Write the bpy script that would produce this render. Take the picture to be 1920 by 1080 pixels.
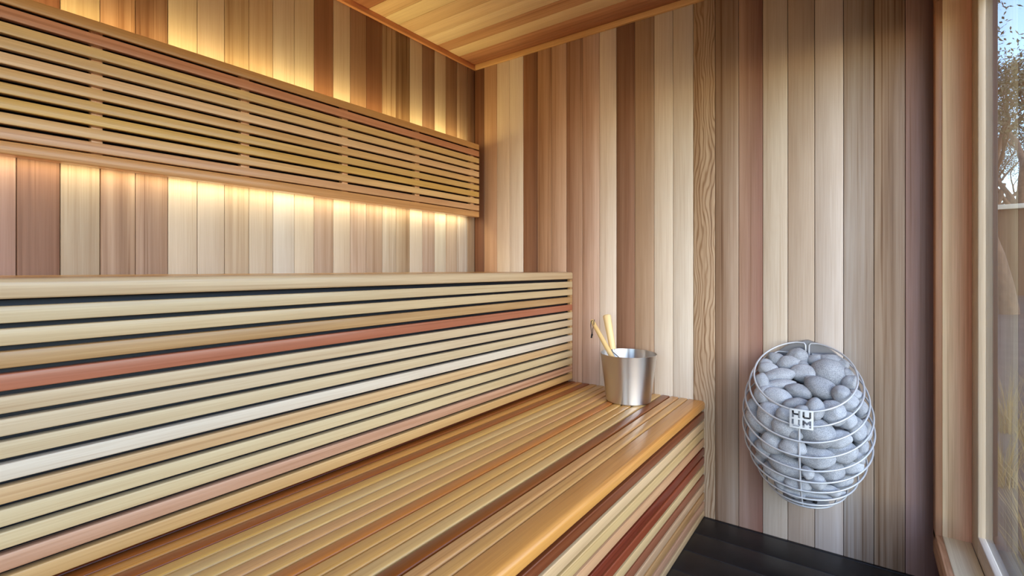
import bpy, bmesh, math, random
from mathutils import Vector, Matrix, noise

for o in list(bpy.data.objects):
    bpy.data.objects.remove(o, do_unlink=True)
S = bpy.context.scene
COL = S.collection

# ------------------------------------------------------------------ camera
cam_d = bpy.data.cameras.new('camera')
cam = bpy.data.objects.new('camera', cam_d)
COL.objects.link(cam)
cam.location = (-1.99820, -1.67420, 0.97)
cam.rotation_euler = (math.radians(90), 0, math.radians(-54.403))
cam_d.sensor_width = 36
cam_d.lens = 917.8 / 1920 * 36
cam_d.shift_y = -36 / 1920
cam_d.clip_start = 0.02
S.camera = cam

# ------------------------------------------------------------------ view + sky
S.view_settings.view_transform = 'Standard'
S.view_settings.look = 'None'
S.view_settings.gamma = 1
S.view_settings.use_curve_mapping = False
S.view_settings.exposure = 0.25

W = bpy.data.worlds.new('sky')
S.world = W
W.use_nodes = True
nt = W.node_tree
nt.nodes.clear()
sky = nt.nodes.new('ShaderNodeTexSky')
sky.sky_type = 'NISHITA'
sky.sun_disc = False
sky.sun_elevation = math.radians(30)
sky.sun_rotation = math.radians(215)
sky.air_density = 1.0
sky.dust_density = 0.6
bg = nt.nodes.new('ShaderNodeBackground')
bg.inputs[1].default_value = 0.62
wo = nt.nodes.new('ShaderNodeOutputWorld')
wb = nt.nodes.new('ShaderNodeMix'); wb.data_type = 'RGBA'; wb.blend_type = 'MULTIPLY'
wb.inputs[0].default_value = 1.0
wb.inputs[7].default_value = (0.95, 1.0, 1.09, 1)
nt.links.new(sky.outputs[0], wb.inputs[6])
nt.links.new(wb.outputs[2], bg.inputs[0])
nt.links.new(bg.outputs[0], wo.inputs[0])

LED_UP = 38.0
LED_DOWN = 35.0

# daylight portal in the window opening (guides sky samples, adds no light)
pl = bpy.data.lights.new('window_portal', 'AREA')
pl.shape = 'RECTANGLE'
pl.size = 2.34
pl.size_y = 1.54
pl.cycles.is_portal = True
po = bpy.data.objects.new('window_portal', pl)
COL.objects.link(po)
po.location = (-1.278, -1.965, 0.99)
po.rotation_euler = (math.radians(90), 0, 0)

pl2 = bpy.data.lights.new('added_door_portal', 'AREA')  # sky portal in the unseen door added to brighten the room
pl2.shape = 'RECTANGLE'; pl2.size = 1.88; pl2.size_y = .96
pl2.cycles.is_portal = True
po2 = bpy.data.objects.new('added_door_portal', pl2)
COL.objects.link(po2)
po2.location = (-2.70, -1.29, .955)
po2.rotation_euler = (0, math.radians(-90), 0)

S.cycles.max_bounces = 10
S.cycles.diffuse_bounces = 6
S.cycles.glossy_bounces = 4
S.cycles.transparent_max_bounces = 12
S.cycles.sample_clamp_indirect = 8
S.cycles.use_denoising = True

# ------------------------------------------------------------------ helpers
DESAT = 0.22      # how far the sampled wood colours are pulled towards grey
GAIN = 1.0
HUE = (1, 1, 1)


def lin(c):
    out = []
    for v in c[:3]:
        v = v / 255.0
        out.append(v / 12.92 if v <= 0.04045 else ((v + 0.055) / 1.055) ** 2.4)
    y = .3 * out[0] + .6 * out[1] + .1 * out[2]
    return tuple(min(.86, (v + (y - v) * DESAT) * GAIN * h) for v, h in zip(out, HUE))


def rrect(w, h, r=0.003, n=3, rr=None):
    """rounded rectangle outline a in 0..w, b in 0..h ; rr = radii (a0b0, a1b0, a1b1, a0b1)"""
    rr = rr or (r, r, r, r)
    cs = [(0, 0, 180), (w, 0, 270), (w, h, 0), (0, h, 90)]
    sx = [(1, 1), (-1, 1), (-1, -1), (1, -1)]
    pts = []
    for (x, y, a0), (dx, dy), q in zip(cs, sx, rr):
        if q <= 0:
            pts.append((x, y))
            continue
        m = n if q < 0.008 else n * 2
        cx, cy = x + dx * q, y + dy * q
        for i in range(m + 1):
            a = math.radians(a0 + 90 * i / m)
            pts.append((cx + q * math.cos(a), cy + q * math.sin(a)))
    return pts


class MB:
    """mesh builder with wood attributes: tint, gv (across, along, seed), gp (streak, figure, end grain)"""
    def __init__(s):
        s.v = []; s.f = []; s.t = []; s.gv = []; s.gp = []; s.mi = []

    def beam(s, O, D, A, B, length, sec, c0, c1=None, streak=0.35, figure=0.0, seed=None, upper=None):
        """upper = (l0, l1, colour): the wood changes from c0 to that colour between two lengths along the board"""
        O, D, A, B = Vector(O), Vector(D), Vector(A), Vector(B)
        flip = A.cross(B).dot(D) > 0      # keep outward normals whichever way the axes are handed
        c0 = lin(c0); c1 = lin(c1) if c1 else c0
        seed = random.uniform(0, 100) if seed is None else seed
        w = max(p[0] for p in sec) or 1
        st = [(0, c0, c1), (length, c0, c1)]
        if upper:
            cu = lin(upper[2])
            st = [(0, c0, c1), (upper[0], c0, c1), (upper[1], cu, cu), (length, cu, cu)]
        base = len(s.v)
        n = len(sec)
        per = [0]
        for i in range(n):
            p, q = sec[i], sec[(i + 1) % n]
            per.append(per[-1] + math.hypot(q[0] - p[0], q[1] - p[1]))
        tint = []
        for l, a0, a1 in st:
            row = []
            for a, b in sec:
                s.v.append(O + A * a + B * b + D * l)
                x = min(1, max(0, a / w))
                row.append(tuple(a0[j] + (a1[j] - a0[j]) * x for j in range(3)) + (1,))
            tint.append(row)
        def face(idx, t, g, p):
            if flip:
                idx, t, g = idx[::-1], t[::-1], g[::-1]
            s.f.append(tuple(idx)); s.t += t; s.gv += g; s.gp += [p] * len(idx); s.mi.append(0)
        for k in range(len(st) - 1):
            r0, r1 = base + n * k, base + n * (k + 1)
            l0, l1 = st[k][0], st[k + 1][0]
            for i in range(n):
                j = (i + 1) % n
                face([r0 + i, r1 + i, r1 + j, r0 + j], [tint[k][i], tint[k + 1][i], tint[k + 1][j], tint[k][j]],
                     [(per[i], l0, seed), (per[i], l1, seed), (per[i + 1], l1, seed), (per[i + 1], l0, seed)], (streak, figure, 0))
        for k in (0, len(st) - 1):
            order = list(range(n)) if k == 0 else list(range(n))[::-1]
            face([base + n * k + i for i in order], [tint[k][i] for i in order], [(sec[i][0], sec[i][1], seed) for i in order], (streak * .5, 0, 1))

    def box(s, lo, hi, c, axis=0, **kw):
        """box with grain along axis"""
        lo = list(lo); hi = list(hi)
        ax = [Vector((1, 0, 0)), Vector((0, 1, 0)), Vector((0, 0, 1))]
        D = ax[axis]
        A = ax[(axis + 1) % 3]; B = ax[(axis + 2) % 3]
        w = hi[(axis + 1) % 3] - lo[(axis + 1) % 3]
        h = hi[(axis + 2) % 3] - lo[(axis + 2) % 3]
        r = kw.pop('r', 0.0015)
        rr = kw.pop('rr', None)
        c1 = kw.pop('c1', None)
        s.beam(lo, D, A, B, hi[axis] - lo[axis], rrect(w, h, r, 2, rr), c, c1, **kw)

    def build(s, name, mat, parent=None):
        me = bpy.data.meshes.new(name)
        me.from_pydata([tuple(v) for v in s.v], [], s.f)
        me.materials.append(mat)
        a = me.attributes.new('tint', 'FLOAT_COLOR', 'CORNER')
        a.data.foreach_set('color', [x for c in s.t for x in c])
        a = me.attributes.new('gv', 'FLOAT_VECTOR', 'CORNER')
        a.data.foreach_set('vector', [x for c in s.gv for x in c])
        a = me.attributes.new('gp', 'FLOAT_VECTOR', 'CORNER')
        a.data.foreach_set('vector', [x for c in s.gp for x in c])
        me.shade_smooth()
        me.set_sharp_from_angle(angle=math.radians(46))
        o = bpy.data.objects.new(name, me)
        COL.objects.link(o)
        if parent:
            o.parent = parent
        return o


def link(name, bm, mat, parent=None, smooth=True, sharp=46):
    me = bpy.data.meshes.new(name)
    bmesh.ops.recalc_face_normals(bm, faces=bm.faces)
    bm.to_mesh(me)
    bm.free()
    for m in (mat if isinstance(mat, (list, tuple)) else [mat]):
        me.materials.append(m)
    if smooth:
        me.shade_smooth()
        me.set_sharp_from_angle(angle=math.radians(sharp))
    o = bpy.data.objects.new(name, me)
    COL.objects.link(o)
    if parent:
        o.parent = parent
    return o


def empty(name, loc, label=None, cat=None, group=None, kind=None):
    o = bpy.data.objects.new(name, None)
    o.empty_display_size = 0.05
    COL.objects.link(o)
    o.location = loc
    tag(o, label, cat, group, kind)
    return o


def tag(o, label=None, cat=None, group=None, kind=None):
    if label: o['label'] = label
    if cat: o['category'] = cat
    if group: o['group'] = group
    if kind: o['kind'] = kind
    return o


def keep(parent):
    """children were built in world space: cancel the parent's offset"""
    bpy.context.view_layer.update()
    for c in parent.children:
        c.matrix_parent_inverse = parent.matrix_world.inverted()


def tube(bm, pts, r, seg=10, closed=False, caps=True):
    pts = [Vector(p) for p in pts]
    n = len(pts)
    rings = []
    up = Vector((0.13, 0.21, 0.97)).normalized()
    prev = None
    for i, p in enumerate(pts):
        if closed:
            t = (pts[(i + 1) % n] - pts[i - 1]).normalized()
        else:
            t = (pts[min(i + 1, n - 1)] - pts[max(i - 1, 0)]).normalized()
        if prev is None:
            x = t.cross(up).normalized()
        else:
            x = (prev - t * prev.dot(t)).normalized()
        prev = x
        y = t.cross(x)
        rad = r[i] if isinstance(r, (list, tuple)) else r
        rings.append([bm.verts.new(p + x * rad * math.cos(2 * math.pi * k / seg) + y * rad * math.sin(2 * math.pi * k / seg)) for k in range(seg)])
    m = n if closed else n - 1
    for i in range(m):
        a, b = rings[i], rings[(i + 1) % n]
        off = 0
        if closed and i == n - 1:
            off = min(range(seg), key=lambda q: (a[0].co - b[q].co).length)
        for k in range(seg):
            bm.faces.new((a[k], a[(k + 1) % seg], b[(k + 1 + off) % seg], b[(k + off) % seg]))
    if not closed and caps:
        bm.faces.new(rings[0][::-1])
        bm.faces.new(rings[-1])


def lathe(bm, prof, seg=64, loc=(0, 0, 0)):
    rings = []
    for r, z in prof:
        if r < 1e-6:
            rings.append([bm.verts.new((loc[0], loc[1], loc[2] + z))])
        else:
            rings.append([bm.verts.new((loc[0] + r * math.cos(2 * math.pi * k / seg), loc[1] + r * math.sin(2 * math.pi * k / seg), loc[2] + z)) for k in range(seg)])
    for a, b in zip(rings, rings[1:]):
        for k in range(seg):
            k2 = (k + 1) % seg
            if len(a) == 1 and len(b) == 1: continue
            if len(a) == 1: bm.faces.new((a[0], b[k], b[k2]))
            elif len(b) == 1: bm.faces.new((a[k], b[0], a[k2]))
            else: bm.faces.new((a[k], b[k], b[k2], a[k2]))


# ------------------------------------------------------------------ materials
def new_mat(name):
    m = bpy.data.materials.new(name)
    m.use_nodes = True
    t = m.node_tree
    t.nodes.clear()
    out = t.nodes.new('ShaderNodeOutputMaterial')
    b = t.nodes.new('ShaderNodeBsdfPrincipled')
    t.links.new(b.outputs[0], out.inputs[0])
    return m, t, b, out


def wood_mat(name, rough=0.45, coat=0.0, bump=0.15):
    m, t, b, out = new_mat(name)
    N = t.nodes; L = t.links
    def node(k, **kw):
        n = N.new(k)
        for a, v in kw.items(): setattr(n, a, v)
        return n
    def math_(op, a, c, clamp=False):
        n = node('ShaderNodeMath', operation=op, use_clamp=clamp)
        for i, v in enumerate((a, c)):
            if isinstance(v, (int, float)): n.inputs[i].default_value = v
            elif v is not None: L.new(v, n.inputs[i])
        return n.outputs[0]
    tint = node('ShaderNodeAttribute', attribute_name='tint')
    gv = node('ShaderNodeAttribute', attribute_name='gv')
    gp = node('ShaderNodeAttribute', attribute_name='gp')
    sv = node('ShaderNodeSeparateXYZ'); L.new(gv.outputs['Vector'], sv.inputs[0])
    sp = node('ShaderNodeSeparateXYZ'); L.new(gp.outputs['Vector'], sp.inputs[0])
    def coords(su, sv_, extra=0.0):
        c = node('ShaderNodeCombineXYZ')
        L.new(math_('MULTIPLY', sv.outputs[0], su), c.inputs[0])
        L.new(math_('MULTIPLY', sv.outputs[1], sv_), c.inputs[1])
        L.new(math_('ADD', sv.outputs[2], extra), c.inputs[2])
        return c.outputs[0]
    def noise_(vec, detail=3, rough_=0.55, scale=1.0):
        n = node('ShaderNodeTexNoise')
        n.inputs['Scale'].default_value = scale
        n.inputs['Detail'].default_value = detail
        n.inputs['Roughness'].default_value = rough_
        L.new(vec, n.inputs['Vector'])
        return n.outputs[0]
    n1 = noise_(coords(55, 1.1), 4)            # broad streaks along the board
    n2 = noise_(coords(420, 6.0, 3.0), 2)      # fine fibre
    n3 = noise_(coords(9, 1.6, 7.0), 2)        # patches
    n4 = noise_(coords(110, 0.7, 11.0), 3)     # thin dark lines
    # figured (cathedral) grain: bent bands
    wv = node('ShaderNodeCombineXYZ')
    bend = noise_(coords(11, 3.0, 21.0), 2.5)
    ph = math_('ADD', math_('MULTIPLY', sv.outputs[0], 175.0), math_('MULTIPLY', bend, 17.0))
    fig = math_('ADD', math_('MULTIPLY', math_('SINE', math_('MULTIPLY', ph, 3.1), 0.0), 0.5), 0.5)
    fig = math_('POWER', fig, 2.6)
    # value factor
    a = math_('MULTIPLY', math_('SUBTRACT', n1, 0.5), sp.outputs[0])
    a = math_('MULTIPLY', a, 2.2)
    b2 = math_('MULTIPLY', math_('SUBTRACT', n2, 0.5), 0.40)
    c3 = math_('MULTIPLY', math_('SUBTRACT', n3, 0.5), 0.28)
    line = math_('MULTIPLY', math_('SUBTRACT', n4, 0.565, ), 6.0, True)
    line = math_('MULTIPLY', math_('MULTIPLY', line, sp.outputs[0]), -0.95)
    f5 = math_('MULTIPLY', math_('MULTIPLY', fig, sp.outputs[1]), -0.42)
    tot = math_('ADD', math_('ADD', math_('ADD', a, b2), math_('ADD', c3, line)), f5)
    tot = math_('ADD', tot, 1.0)
    tot = math_('MAXIMUM', tot, 0.18)
    # darker parts get redder: per channel power
    sc = node('ShaderNodeSeparateColor'); L.new(tint.outputs['Color'], sc.inputs[0])
    cc = node('ShaderNodeCombineColor')
    for i, pw in enumerate((0.8, 1.1, 1.4)):
        L.new(math_('MULTIPLY', sc.outputs[i], math_('POWER', tot, pw)), cc.inputs[i])
    L.new(cc.outputs[0], b.inputs['Base Color'])
    r = math_('ADD', math_('MULTIPLY', math_('SUBTRACT', n1, 0.5), 0.25), rough)
    L.new(r, b.inputs['Roughness'])
    b.inputs['IOR'].default_value = 1.45
    if coat:
        b.inputs['Coat Weight'].default_value = coat
        b.inputs['Coat Roughness'].default_value = 0.16
    bp = node('ShaderNodeBump')
    bp.inputs['Strength'].default_value = bump
    bp.inputs['Distance'].default_value = 0.002
    L.new(math_('ADD', n2, math_('MULTIPLY', fig, sp.outputs[1])), bp.inputs['Height'])
    L.new(bp.outputs[0], b.inputs['Normal'])
    return m


def plain(name, col, rough=0.5, metal=0.0, noise_scale=None, noise_amt=0.15, bump=0.0, spec=0.5):
    m, t, b, out = new_mat(name)
    b.inputs['Base Color'].default_value = lin(col) + (1,)
    b.inputs['Roughness'].default_value = rough
    b.inputs['Metallic'].default_value = metal
    b.inputs['Specular IOR Level'].default_value = spec
    if noise_scale:
        tc = t.nodes.new('ShaderNodeTexCoord')
        n = t.nodes.new('ShaderNodeTexNoise')
        n.inputs['Scale'].default_value = noise_scale
        n.inputs['Detail'].default_value = 4
        t.links.new(tc.outputs['Object'], n.inputs['Vector'])
        mx = t.nodes.new('ShaderNodeMix'); mx.data_type = 'RGBA'
        c = lin(col)
        mx.inputs[6].default_value = tuple(x * (1 - noise_amt) for x in c) + (1,)
        mx.inputs[7].default_value = tuple(min(1, x * (1 + noise_amt)) for x in c) + (1,)
        mr = t.nodes.new('ShaderNodeMapRange')
        mr.inputs[1].default_value = 0.3; mr.inputs[2].default_value = 0.7
        t.links.new(n.outputs[0], mr.inputs[0])
        t.links.new(mr.outputs[0], mx.inputs[0])
        t.links.new(mx.outputs[2], b.inputs['Base Color'])
        if bump:
            bp = t.nodes.new('ShaderNodeBump')
            bp.inputs['Strength'].default_value = bump
            bp.inputs['Distance'].default_value = 0.002
            t.links.new(n.outputs[0], bp.inputs['Height'])
            t.links.new(bp.outputs[0], b.inputs['Normal'])
    return m


M_wall = wood_mat('cedar_cladding', 0.5, 0.0, 0.1)
M_bench = wood_mat('oiled_cedar', 0.36, 0.35, 0.06)
M_black = plain('black_lining', (5, 10, 24), 0.5, noise_scale=60, noise_amt=0.2, spec=0.3)  # blue in the black stands for sky light on the lining
M_floor = plain('black_stained_boards', (20, 20, 23), 0.42, noise_scale=30, noise_amt=0.25, bump=0.15)
M_steelwhite = plain('powder_coated_steel', (186, 190, 198), 0.32, 0.25)
M_plate = plain('bare_steel_sheet', (122, 122, 132), 0.35, 0.6, noise_scale=8)
M_blond = wood_mat('blond_handle_wood', 0.5, 0.0, 0.05)
M_cord = plain('black_cord', (15, 14, 15), 0.8)
M_soil = plain('dry_soil_ground', (84, 64, 40), 0.9, noise_scale=3, noise_amt=0.4)


ANISO_ROT = 0.25


def steel_mat():
    m, t, b, out = new_mat('brushed_stainless_steel')
    b.inputs['Base Color'].default_value = (0.66, 0.64, 0.62, 1)
    b.inputs['Metallic'].default_value = 1
    b.inputs['Roughness'].default_value = 0.3
    b.inputs['Anisotropic'].default_value = 0.9
    b.inputs['Anisotropic Rotation'].default_value = ANISO_ROT
    tg = t.nodes.new('ShaderNodeTangent'); tg.direction_type = 'RADIAL'; tg.axis = 'Z'
    t.links.new(tg.outputs[0], b.inputs['Tangent'])
    tc = t.nodes.new('ShaderNodeTexCoord')
    mp = t.nodes.new('ShaderNodeMapping'); mp.inputs['Scale'].default_value = (3, 3, 500)
    n = t.nodes.new('ShaderNodeTexNoise'); n.inputs['Scale'].default_value = 1.0
    t.links.new(tc.outputs['Object'], mp.inputs[0]); t.links.new(mp.outputs[0], n.inputs[0])
    mr = t.nodes.new('ShaderNodeMapRange'); mr.inputs[3].default_value = 0.30; mr.inputs[4].default_value = 0.40
    t.links.new(n.outputs[0], mr.inputs[0]); t.links.new(mr.outputs[0], b.inputs['Roughness'])
    return m


def stone_mat():
    m, t, b, out = new_mat('grey_sauna_stone')
    tc = t.nodes.new('ShaderNodeTexCoord')
    oi = t.nodes.new('ShaderNodeObjectInfo')
    n = t.nodes.new('ShaderNodeTexNoise'); n.inputs['Scale'].default_value = 22; n.inputs['Detail'].default_value = 5; n.inputs['Roughness'].default_value = 0.8
    n2 = t.nodes.new('ShaderNodeTexNoise'); n2.inputs['Scale'].default_value = 1.6; n2.inputs['Detail'].default_value = 4
    t.links.new(tc.outputs['Object'], n.inputs[0]); t.links.new(tc.outputs['Object'], n2.inputs[0])
    cr = t.nodes.new('ShaderNodeValToRGB')
    e = cr.color_ramp.elements
    e[0].position = 0.36; e[0].color = lin((96, 102, 114)) + (1,)
    e[1].position = 0.60; e[1].color = lin((192, 197, 206)) + (1,)
    t.links.new(n.outputs[0], cr.inputs[0])
    hv = t.nodes.new('ShaderNodeMapRange')
    hv.inputs[3].default_value = 0.78; hv.inputs[4].default_value = 1.12
    t.links.new(oi.outputs['Random'], hv.inputs[0])
    mr = t.nodes.new('ShaderNodeMapRange')
    mr.inputs[3].default_value = 0.75; mr.inputs[4].default_value = 1.2
    t.links.new(n2.outputs[0], mr.inputs[0])
    mm = t.nodes.new('ShaderNodeMath'); mm.operation = 'MULTIPLY'
    t.links.new(hv.outputs[0], mm.inputs[0]); t.links.new(mr.outputs[0], mm.inputs[1])
    vm = t.nodes.new('ShaderNodeVectorMath'); vm.operation = 'SCALE'
    t.links.new(cr.outputs[0], vm.inputs[0]); t.links.new(mm.outputs[0], vm.inputs['Scale'])
    t.links.new(vm.outputs[0], b.inputs['Base Color'])
    b.inputs['Roughness'].default_value = 0.75
    bp = t.nodes.new('ShaderNodeBump'); bp.inputs['Strength'].default_value = 0.5; bp.inputs['Distance'].default_value = 0.001
    t.links.new(n.outputs[0], bp.inputs['Height']); t.links.new(bp.outputs[0], b.inputs['Normal'])
    return m


def glass_mats():
    m = bpy.data.materials.new('window_glass'); m.use_nodes = True
    t = m.node_tree; t.nodes.clear()
    out = t.nodes.new('ShaderNodeOutputMaterial')
    tr = t.nodes.new('ShaderNodeBsdfTransparent'); tr.inputs[0].default_value = (0.97, 0.985, 0.98, 1)
    gl = t.nodes.new('ShaderNodeBsdfGlossy'); gl.inputs['Roughness'].default_value = 0.0
    fr = t.nodes.new('ShaderNodeFresnel'); fr.inputs[0].default_value = 1.5
    mul = t.nodes.new('ShaderNodeMath'); mul.operation = 'MULTIPLY'; mul.inputs[1].default_value = 1.3; mul.use_clamp = True
    mx = t.nodes.new('ShaderNodeMixShader')
    t.links.new(fr.outputs[0], mul.inputs[0]); t.links.new(mul.outputs[0], mx.inputs[0])
    t.links.new(tr.outputs[0], mx.inputs[1]); t.links.new(gl.outputs[0], mx.inputs[2])
    t.links.new(mx.outputs[0], out.inputs[0])
    m2 = bpy.data.materials.new('glass_body'); m2.use_nodes = True
    t = m2.node_tree; t.nodes.clear()
    out = t.nodes.new('ShaderNodeOutputMaterial')
    tr = t.nodes.new('ShaderNodeBsdfTransparent'); tr.inputs[0].default_value = (0.98, 0.99, 0.985, 1)
    t.links.new(tr.outputs[0], out.inputs[0])
    return [m, m2]


M_steel = steel_mat()
M_stone = stone_mat()
M_glass = glass_mats()

def led_mat(name, col, strength):
    m, t, b, out = new_mat(name)
    t.nodes.remove(b)
    em = t.nodes.new('ShaderNodeEmission')
    em.inputs[0].default_value = col + (1,)
    em.inputs[1].default_value = strength
    t.links.new(em.outputs[0], out.inputs[0])
    return m


M_led_up = led_mat('warm_led_up', (1.0, 0.80, 0.33), LED_UP)
M_led_down = led_mat('warm_led_down', (1.0, 0.86, 0.50), LED_DOWN)

random.seed(7)
XL = -2.62            # left end of the room
ZC = 2.044            # ceiling height
X3, Y3, Z3 = Vector((1, 0, 0)), Vector((0, 1, 0)), Vector((0, 0, 1))

# ================================================================== SETTING
DESAT, GAIN = 0.16, 1.05
# ---- stove wall (x = 0): vertical cedar boards
sy = [0, -.0643, -.1485, -.2289, -.3118, -.3949, -.4742, -.5549, -.6379, -.7226, -.8029, -.886, -.9699, -1.0482,
      -1.1283, -1.2106, -1.2948, -1.3763, -1.457, -1.5391, -1.6221, -1.7048, -1.7852, -1.869]
sc_ = [((130, 80, 50), (110, 65, 38), .5, 0), ((188, 142, 104), None, .25, 0), ((220, 196, 170), None, .12, 0),
       ((224, 206, 186), None, .12, 0), ((158, 108, 72), (128, 82, 52), .5, 0), ((176, 130, 92), None, .45, 0),
       ((186, 144, 112), (205, 165, 135), .25, 0), ((158, 112, 84), (180, 138, 108), .4, 0), ((184, 142, 116), (208, 174, 152), .3, 0),
       ((222, 202, 182), None, .12, 0), ((132, 92, 66), (146, 100, 70), .45, 0), ((172, 138, 106), None, .25, 0),
       ((214, 196, 174), None, .12, 0), ((210, 194, 174), None, .12, 0), ((182, 152, 118), None, .35, 1.1),
       ((142, 110, 82), (166, 138, 114), .5, 0), ((178, 142, 120), (132, 84, 64), .35, 0), ((194, 176, 154), None, .18, .06),
       ((180, 158, 136), None, .1, 0), ((192, 176, 162), (200, 184, 170), .15, 0), ((168, 152, 138), (146, 124, 104), .5, 0),
       ((158, 130, 102), (150, 120, 94), .75, 0), ((160, 124, 112), (84, 42, 32), .4, 0)]
mb = MB()
for i in range(len(sy) - 1):
    y0, y1 = sy[i], sy[i + 1]
    c0, c1, st, fg = sc_[i]
    g = 0.0007
    mb.beam((0.0, y0 - g, 0), Z3, -Y3, X3, ZC + .01, rrect(abs(y1 - y0) - 2 * g, 0.014, 0.0016, 2), c0, c1, streak=st, figure=fg)
mb.box((0.015, -2.0, -0.05), (0.12, 0.12, 2.2), (30, 18, 12), 2)
tag(mb.build('wall_right', M_wall), 'stove wall of vertical cedar boards in mixed brown, pink and pale tones', 'wall', kind='structure')

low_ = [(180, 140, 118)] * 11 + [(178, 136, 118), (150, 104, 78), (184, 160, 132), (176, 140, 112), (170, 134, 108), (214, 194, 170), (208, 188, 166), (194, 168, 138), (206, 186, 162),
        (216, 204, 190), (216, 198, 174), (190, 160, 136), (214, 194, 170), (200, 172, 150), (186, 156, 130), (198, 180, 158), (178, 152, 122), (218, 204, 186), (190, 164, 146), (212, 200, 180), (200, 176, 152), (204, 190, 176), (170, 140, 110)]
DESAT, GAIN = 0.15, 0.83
# ---- back wall (y = 0)
bx = [-2.62, -2.61, -2.5285, -2.449, -2.3695, -2.29, -2.2105, -2.131, -2.0515, -1.972, -1.892, -1.811, -1.7316, -1.6515, -1.5707, -1.4916, -1.4117,
      -1.333, -1.2535, -1.1758, -1.0935, -1.0145, -.936, -.8539, -.7769, -.6978, -.6145, -.5392, -.4574, -.3797, -.2979, -.221, -.1388, -.059, 0]
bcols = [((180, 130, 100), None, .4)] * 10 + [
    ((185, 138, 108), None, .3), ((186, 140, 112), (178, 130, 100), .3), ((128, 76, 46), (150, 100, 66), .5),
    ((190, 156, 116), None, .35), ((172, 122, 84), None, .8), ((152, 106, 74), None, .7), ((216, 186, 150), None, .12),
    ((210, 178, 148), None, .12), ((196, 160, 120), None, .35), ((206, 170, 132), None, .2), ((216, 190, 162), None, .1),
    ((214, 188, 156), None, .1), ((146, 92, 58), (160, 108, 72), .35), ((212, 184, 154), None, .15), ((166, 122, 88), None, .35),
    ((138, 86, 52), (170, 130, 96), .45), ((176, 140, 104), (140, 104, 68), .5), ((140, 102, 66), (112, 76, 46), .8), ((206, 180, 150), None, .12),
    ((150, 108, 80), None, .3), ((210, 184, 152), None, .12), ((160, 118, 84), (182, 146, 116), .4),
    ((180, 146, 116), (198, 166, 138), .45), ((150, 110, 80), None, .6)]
mb = MB()
for i in range(len(bx) - 1):
    x0, x1 = bx[i], bx[i + 1]
    c0, c1, st = bcols[i]
    g = 0.0007
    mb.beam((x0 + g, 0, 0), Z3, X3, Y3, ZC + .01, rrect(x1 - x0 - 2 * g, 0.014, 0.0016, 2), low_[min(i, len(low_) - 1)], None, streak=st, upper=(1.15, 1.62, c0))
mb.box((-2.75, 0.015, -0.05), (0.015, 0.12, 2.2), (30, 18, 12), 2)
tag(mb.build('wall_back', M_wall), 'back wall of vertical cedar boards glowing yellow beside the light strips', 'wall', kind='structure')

# ---- left wall behind the frame
mb = MB()
y = 0.0
DY0, DY1, DZ1 = -.80, -1.78, 1.90      # opening for an added glazed door that lets in more daylight
rc = [(190, 150, 112), (160, 112, 78), (206, 172, 136), (176, 132, 98), (140, 92, 62)]
while y > -1.99:
    za = DZ1 if (y - .0795 < DY0 and y > DY1) else 0
    mb.beam((XL, y, za), Z3, -Y3, -X3, ZC + .01 - za, rrect(0.0795, 0.014, 0.0016, 2), random.choice(rc), streak=.3)
    y -= 0.0809
mb.box((XL - .13, DY0 + .001, -0.05), (XL - .015, 0.015, 2.2), (30, 18, 12), 2)
mb.box((XL - .13, -2.0, -0.05), (XL - .015, DY1, 2.2), (30, 18, 12), 2)
mb.box((XL - .13, DY1, DZ1), (XL - .015, DY0, 2.2), (30, 18, 12), 2)
tag(mb.build('wall_left', M_wall), 'left cedar wall', 'wall', kind='structure')

dr = empty('added_door_1', (XL - .05, (DY0 + DY1) / 2, 0), 'added glazed door out of view, letting in extra daylight', 'door', kind='structure')  # unseen door, added for its daylight on the stove wall
bm = bmesh.new()
bmesh.ops.create_cube(bm, size=1)
for v in bm.verts:
    v.co.x = XL - .062 if v.co.x < 0 else XL - .054
    v.co.y = DY1 + .01 if v.co.y < 0 else DY0 - .01
    v.co.z = .012 if v.co.z < 0 else DZ1 - .01
bm.normal_update()
for f in bm.faces:
    f.material_index = 0 if f.normal.x > .5 else 1
link('added_door_glass', bm, M_glass, dr, smooth=False)
bm = bmesh.new()
tube(bm, [(XL - .05, DY1 + .1, .95), (XL - .01, DY1 + .1, .95), (XL - .01, DY1 + .1, 1.15), (XL - .05, DY1 + .1, 1.15)], .01, 12)
link('added_door_handle', bm, M_cord, dr)
keep(dr)

DESAT, GAIN, HUE = 0.08, 1.3, (1, 1.05, 1.22)
# ---- ceiling: boards run away from the window towards the back wall
cx_ = [0.0, -.0574, -.1374, -.217, -.2936, -.376, -.455, -.535, -.615, -.6982]
while cx_[-1] > XL:
    cx_.append(cx_[-1] - 0.0797)
cc_ = [((158, 100, 60), None, .4), ((166, 108, 68), (186, 130, 84), .4), ((218, 182, 130), None, .1), ((198, 150, 100), (176, 124, 78), .3),
       ((216, 184, 136), None, .15), ((212, 178, 128), None, .15), ((202, 164, 112), None, .2), ((216, 184, 130), None, .1), ((204, 164, 110), None, .2)]
mb = MB()
for i in range(len(cx_) - 1):
    c0, c1, st = cc_[i] if i < len(cc_) else random.choice(cc_)
    mb.beam((cx_[i] - .0007, 0, ZC), -Y3, -X3, Z3, 2.0, rrect(abs(cx_[i + 1] - cx_[i]) - .0014, 0.014, 0.0016, 2), c0, c1, streak=st)
mb.box((-2.75, -2.0, ZC + .015), (0.12, 0.12, ZC + .2), (30, 18, 12), 0)
tag(mb.build('ceiling', M_wall), 'ceiling of pale and brown cedar boards', 'ceiling', kind='structure')

DESAT, GAIN, HUE = 0.1, 1.65, (1, 1, 1)
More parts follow.
